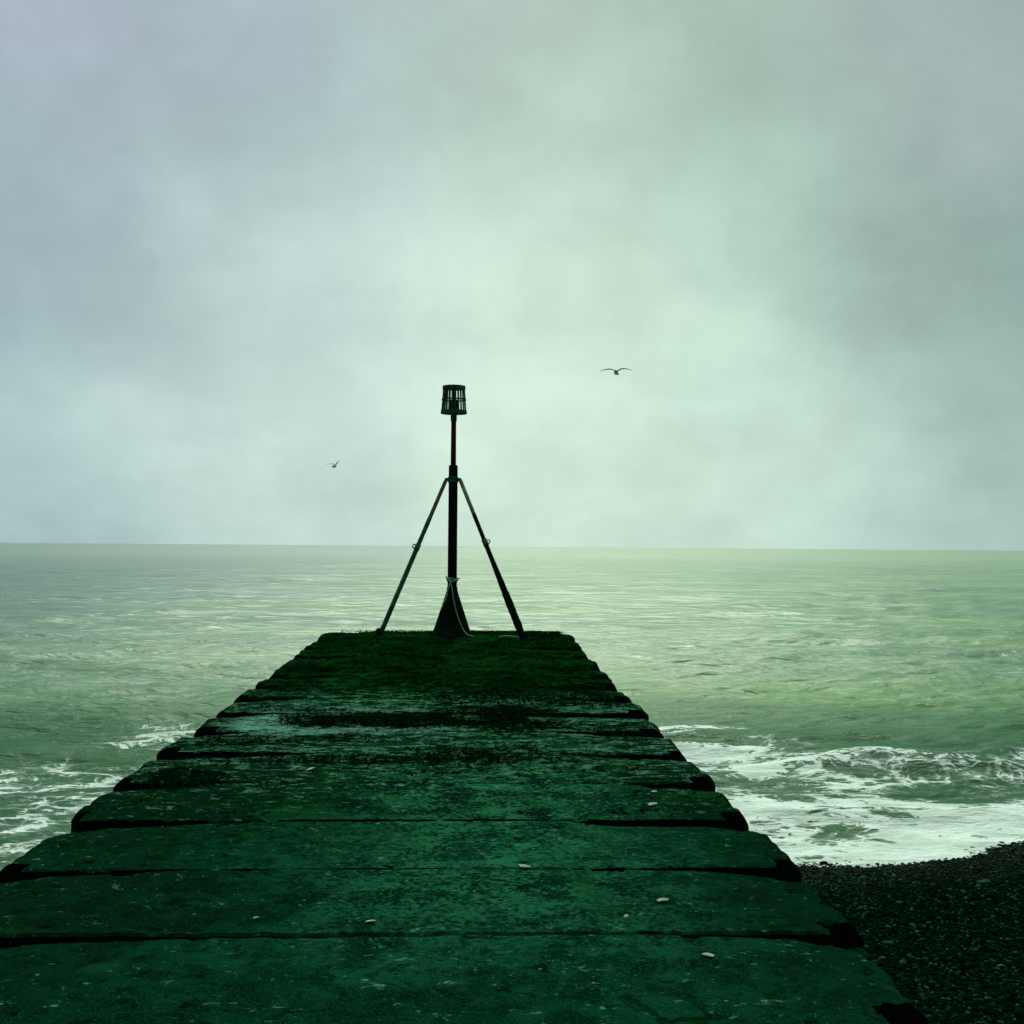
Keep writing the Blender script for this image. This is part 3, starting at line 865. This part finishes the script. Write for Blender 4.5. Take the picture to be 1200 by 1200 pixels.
# cloud masses of the overcast: direction, colour and how sharply each is bounded
masses = [(600, 60, 172, 198, 186), (600, 200, 190, 215, 201), (640, 350, 207, 230, 215), (660, 470, 208, 233, 214), (620, 600, 207, 233, 216),
          (100, 60, 166, 175, 189), (90, 200, 160, 180, 188), (90, 330, 150, 177, 183), (110, 450, 174, 200, 200), (110, 545, 186, 211, 209), (60, 632, 132, 168, 173),
          (300, 60, 160, 182, 187), (300, 180, 166, 190, 191), (300, 320, 192, 217, 213), (310, 460, 199, 223, 217), (300, 560, 201, 225, 218), (300, 632, 184, 212, 205),
          (900, 60, 158, 188, 173), (880, 200, 164, 197, 180), (850, 330, 190, 220, 204), (870, 460, 200, 230, 212), (880, 610, 200, 227, 213),
          (1120, 60, 160, 173, 175), (1100, 200, 142, 167, 163), (1090, 340, 130, 158, 151), (1150, 450, 140, 170, 163), (1010, 470, 186, 214, 203), (1090, 555, 190, 217, 209), (1140, 632, 170, 200, 192),
          (600, -60, 166, 188, 182), (150, -60, 165, 175, 192), (1050, -60, 160, 176, 178), (-60, 330, 145, 170, 178), (-60, 560, 170, 196, 196), (1270, 330, 130, 158, 153), (1270, 560, 165, 195, 190)]
acc = None; wsum = None
# ragged borders: the lookup direction is shifted by the cloud noise
shift = t.add('ShaderNodeTexNoise'); shift.inputs['Scale'].default_value = 6; shift.inputs['Detail'].default_value = 7
t.l.new(t.mapping(D, (1, 1, 1.6)), shift.inputs['Vector'])
DW = t.vec('NORMALIZE', t.vec('ADD', D, t.vec('MULTIPLY', t.vec('SUBTRACT', shift.outputs['Color'], (0.5, 0.5, 0.5)), (0.22, 0.0, 0.18))))
for (u, v_, r_, g_, b_) in masses:
    dt = t.vec('DOT_PRODUCT', DW, direction(u, v_))
    wgt = t.math('EXPONENT', t.math('MULTIPLY', t.math('SUBTRACT', dt, 1.0), 190.0))
    cl = t.add('ShaderNodeVectorMath', operation='SCALE')
    cl.inputs[0].default_value = K(lin(r_), lin(g_), lin(b_)); t.l.new(wgt, cl.inputs['Scale'])
    acc = cl.outputs[0] if acc is None else t.vec('ADD', acc, cl.outputs[0])
    wsum = wgt if wsum is None else t.math('ADD', wsum, wgt)
acc = t.vec('ADD', acc, K(0.42 * 0.004, 0.54 * 0.004, 0.50 * 0.004))
wsum = t.math('ADD', wsum, 0.004)
inv = t.add('ShaderNodeVectorMath', operation='SCALE'); t.l.new(acc, inv.inputs[0]); t.l.new(t.math('DIVIDE', 1.0, wsum), inv.inputs['Scale'])
base = inv.outputs[0]
mod = t.ss(c2, 0.28, 0.72, 0.93, 1.07)
mod2 = t.ss(c1, 0.3, 0.7, 0.98, 1.06)
mod3 = t.ss(c3, 0.3, 0.7, 0.975, 1.022)
mv = t.math('MULTIPLY', t.math('MULTIPLY', mod, mod2), mod3)
cc = t.add('ShaderNodeCombineXYZ')
for q in range(3): t.l.new(mv, cc.inputs[q])
base = t.vec('MULTIPLY', base, cc.outputs[0])
base = t.mix(t.ss(dz, 0.45, 0.85), base, K(2.0, 2.32, 2.10))     # overcast: brightest overhead
back = t.ss(dy, -0.35, 0.75, 0.22, 1.0)
cb = t.add('ShaderNodeCombineXYZ')
for q in range(3): t.l.new(back, cb.inputs[q])
base = t.vec('MULTIPLY', base, cb.outputs[0])
fin = t.mix(0.98, sky.outputs[0], base)
t.l.new(fin, bg.inputs[0]); bg.inputs[1].default_value = 0.1

sl = bpy.data.lights.new('sun', 'SUN'); sl.energy = 1.5; sl.angle = R(40); sl.color = (0.95, 1.0, 0.83)
so = link(bpy.data.objects.new('sun', sl))
dirv = Vector((math.sin(SUN_AZ) * math.cos(SUN_EL), math.cos(SUN_AZ) * math.cos(SUN_EL), math.sin(SUN_EL)))
so.rotation_euler = dirv.to_track_quat('Z', 'Y').to_euler()
so.location = (0, 0, 30)

# ------------------------------------------------------------------ camera and output
cam = bpy.data.cameras.new('camera'); co = link(bpy.data.objects.new('camera', cam))
cam.sensor_width = 36; cam.lens = 36 * 1347 / 1200; cam.clip_start = 0.1; cam.clip_end = 60000
co.matrix_world = Matrix.Translation((0, 0, 3.0)) @ Matrix.Rotation(R(-2.13), 4, 'Z') @ Matrix.Rotation(R(90 + 1.72), 4, 'X') @ Matrix.Rotation(R(0.45), 4, 'Z')
scene.camera = co
scene.render.engine = 'CYCLES'
scene.render.resolution_x = 1024; scene.render.resolution_y = 1024
vs_ = scene.view_settings
vs_.view_transform = 'Standard'; vs_.look = 'None'; vs_.exposure = 0.0; vs_.gamma = 1.0; vs_.use_curve_mapping = False
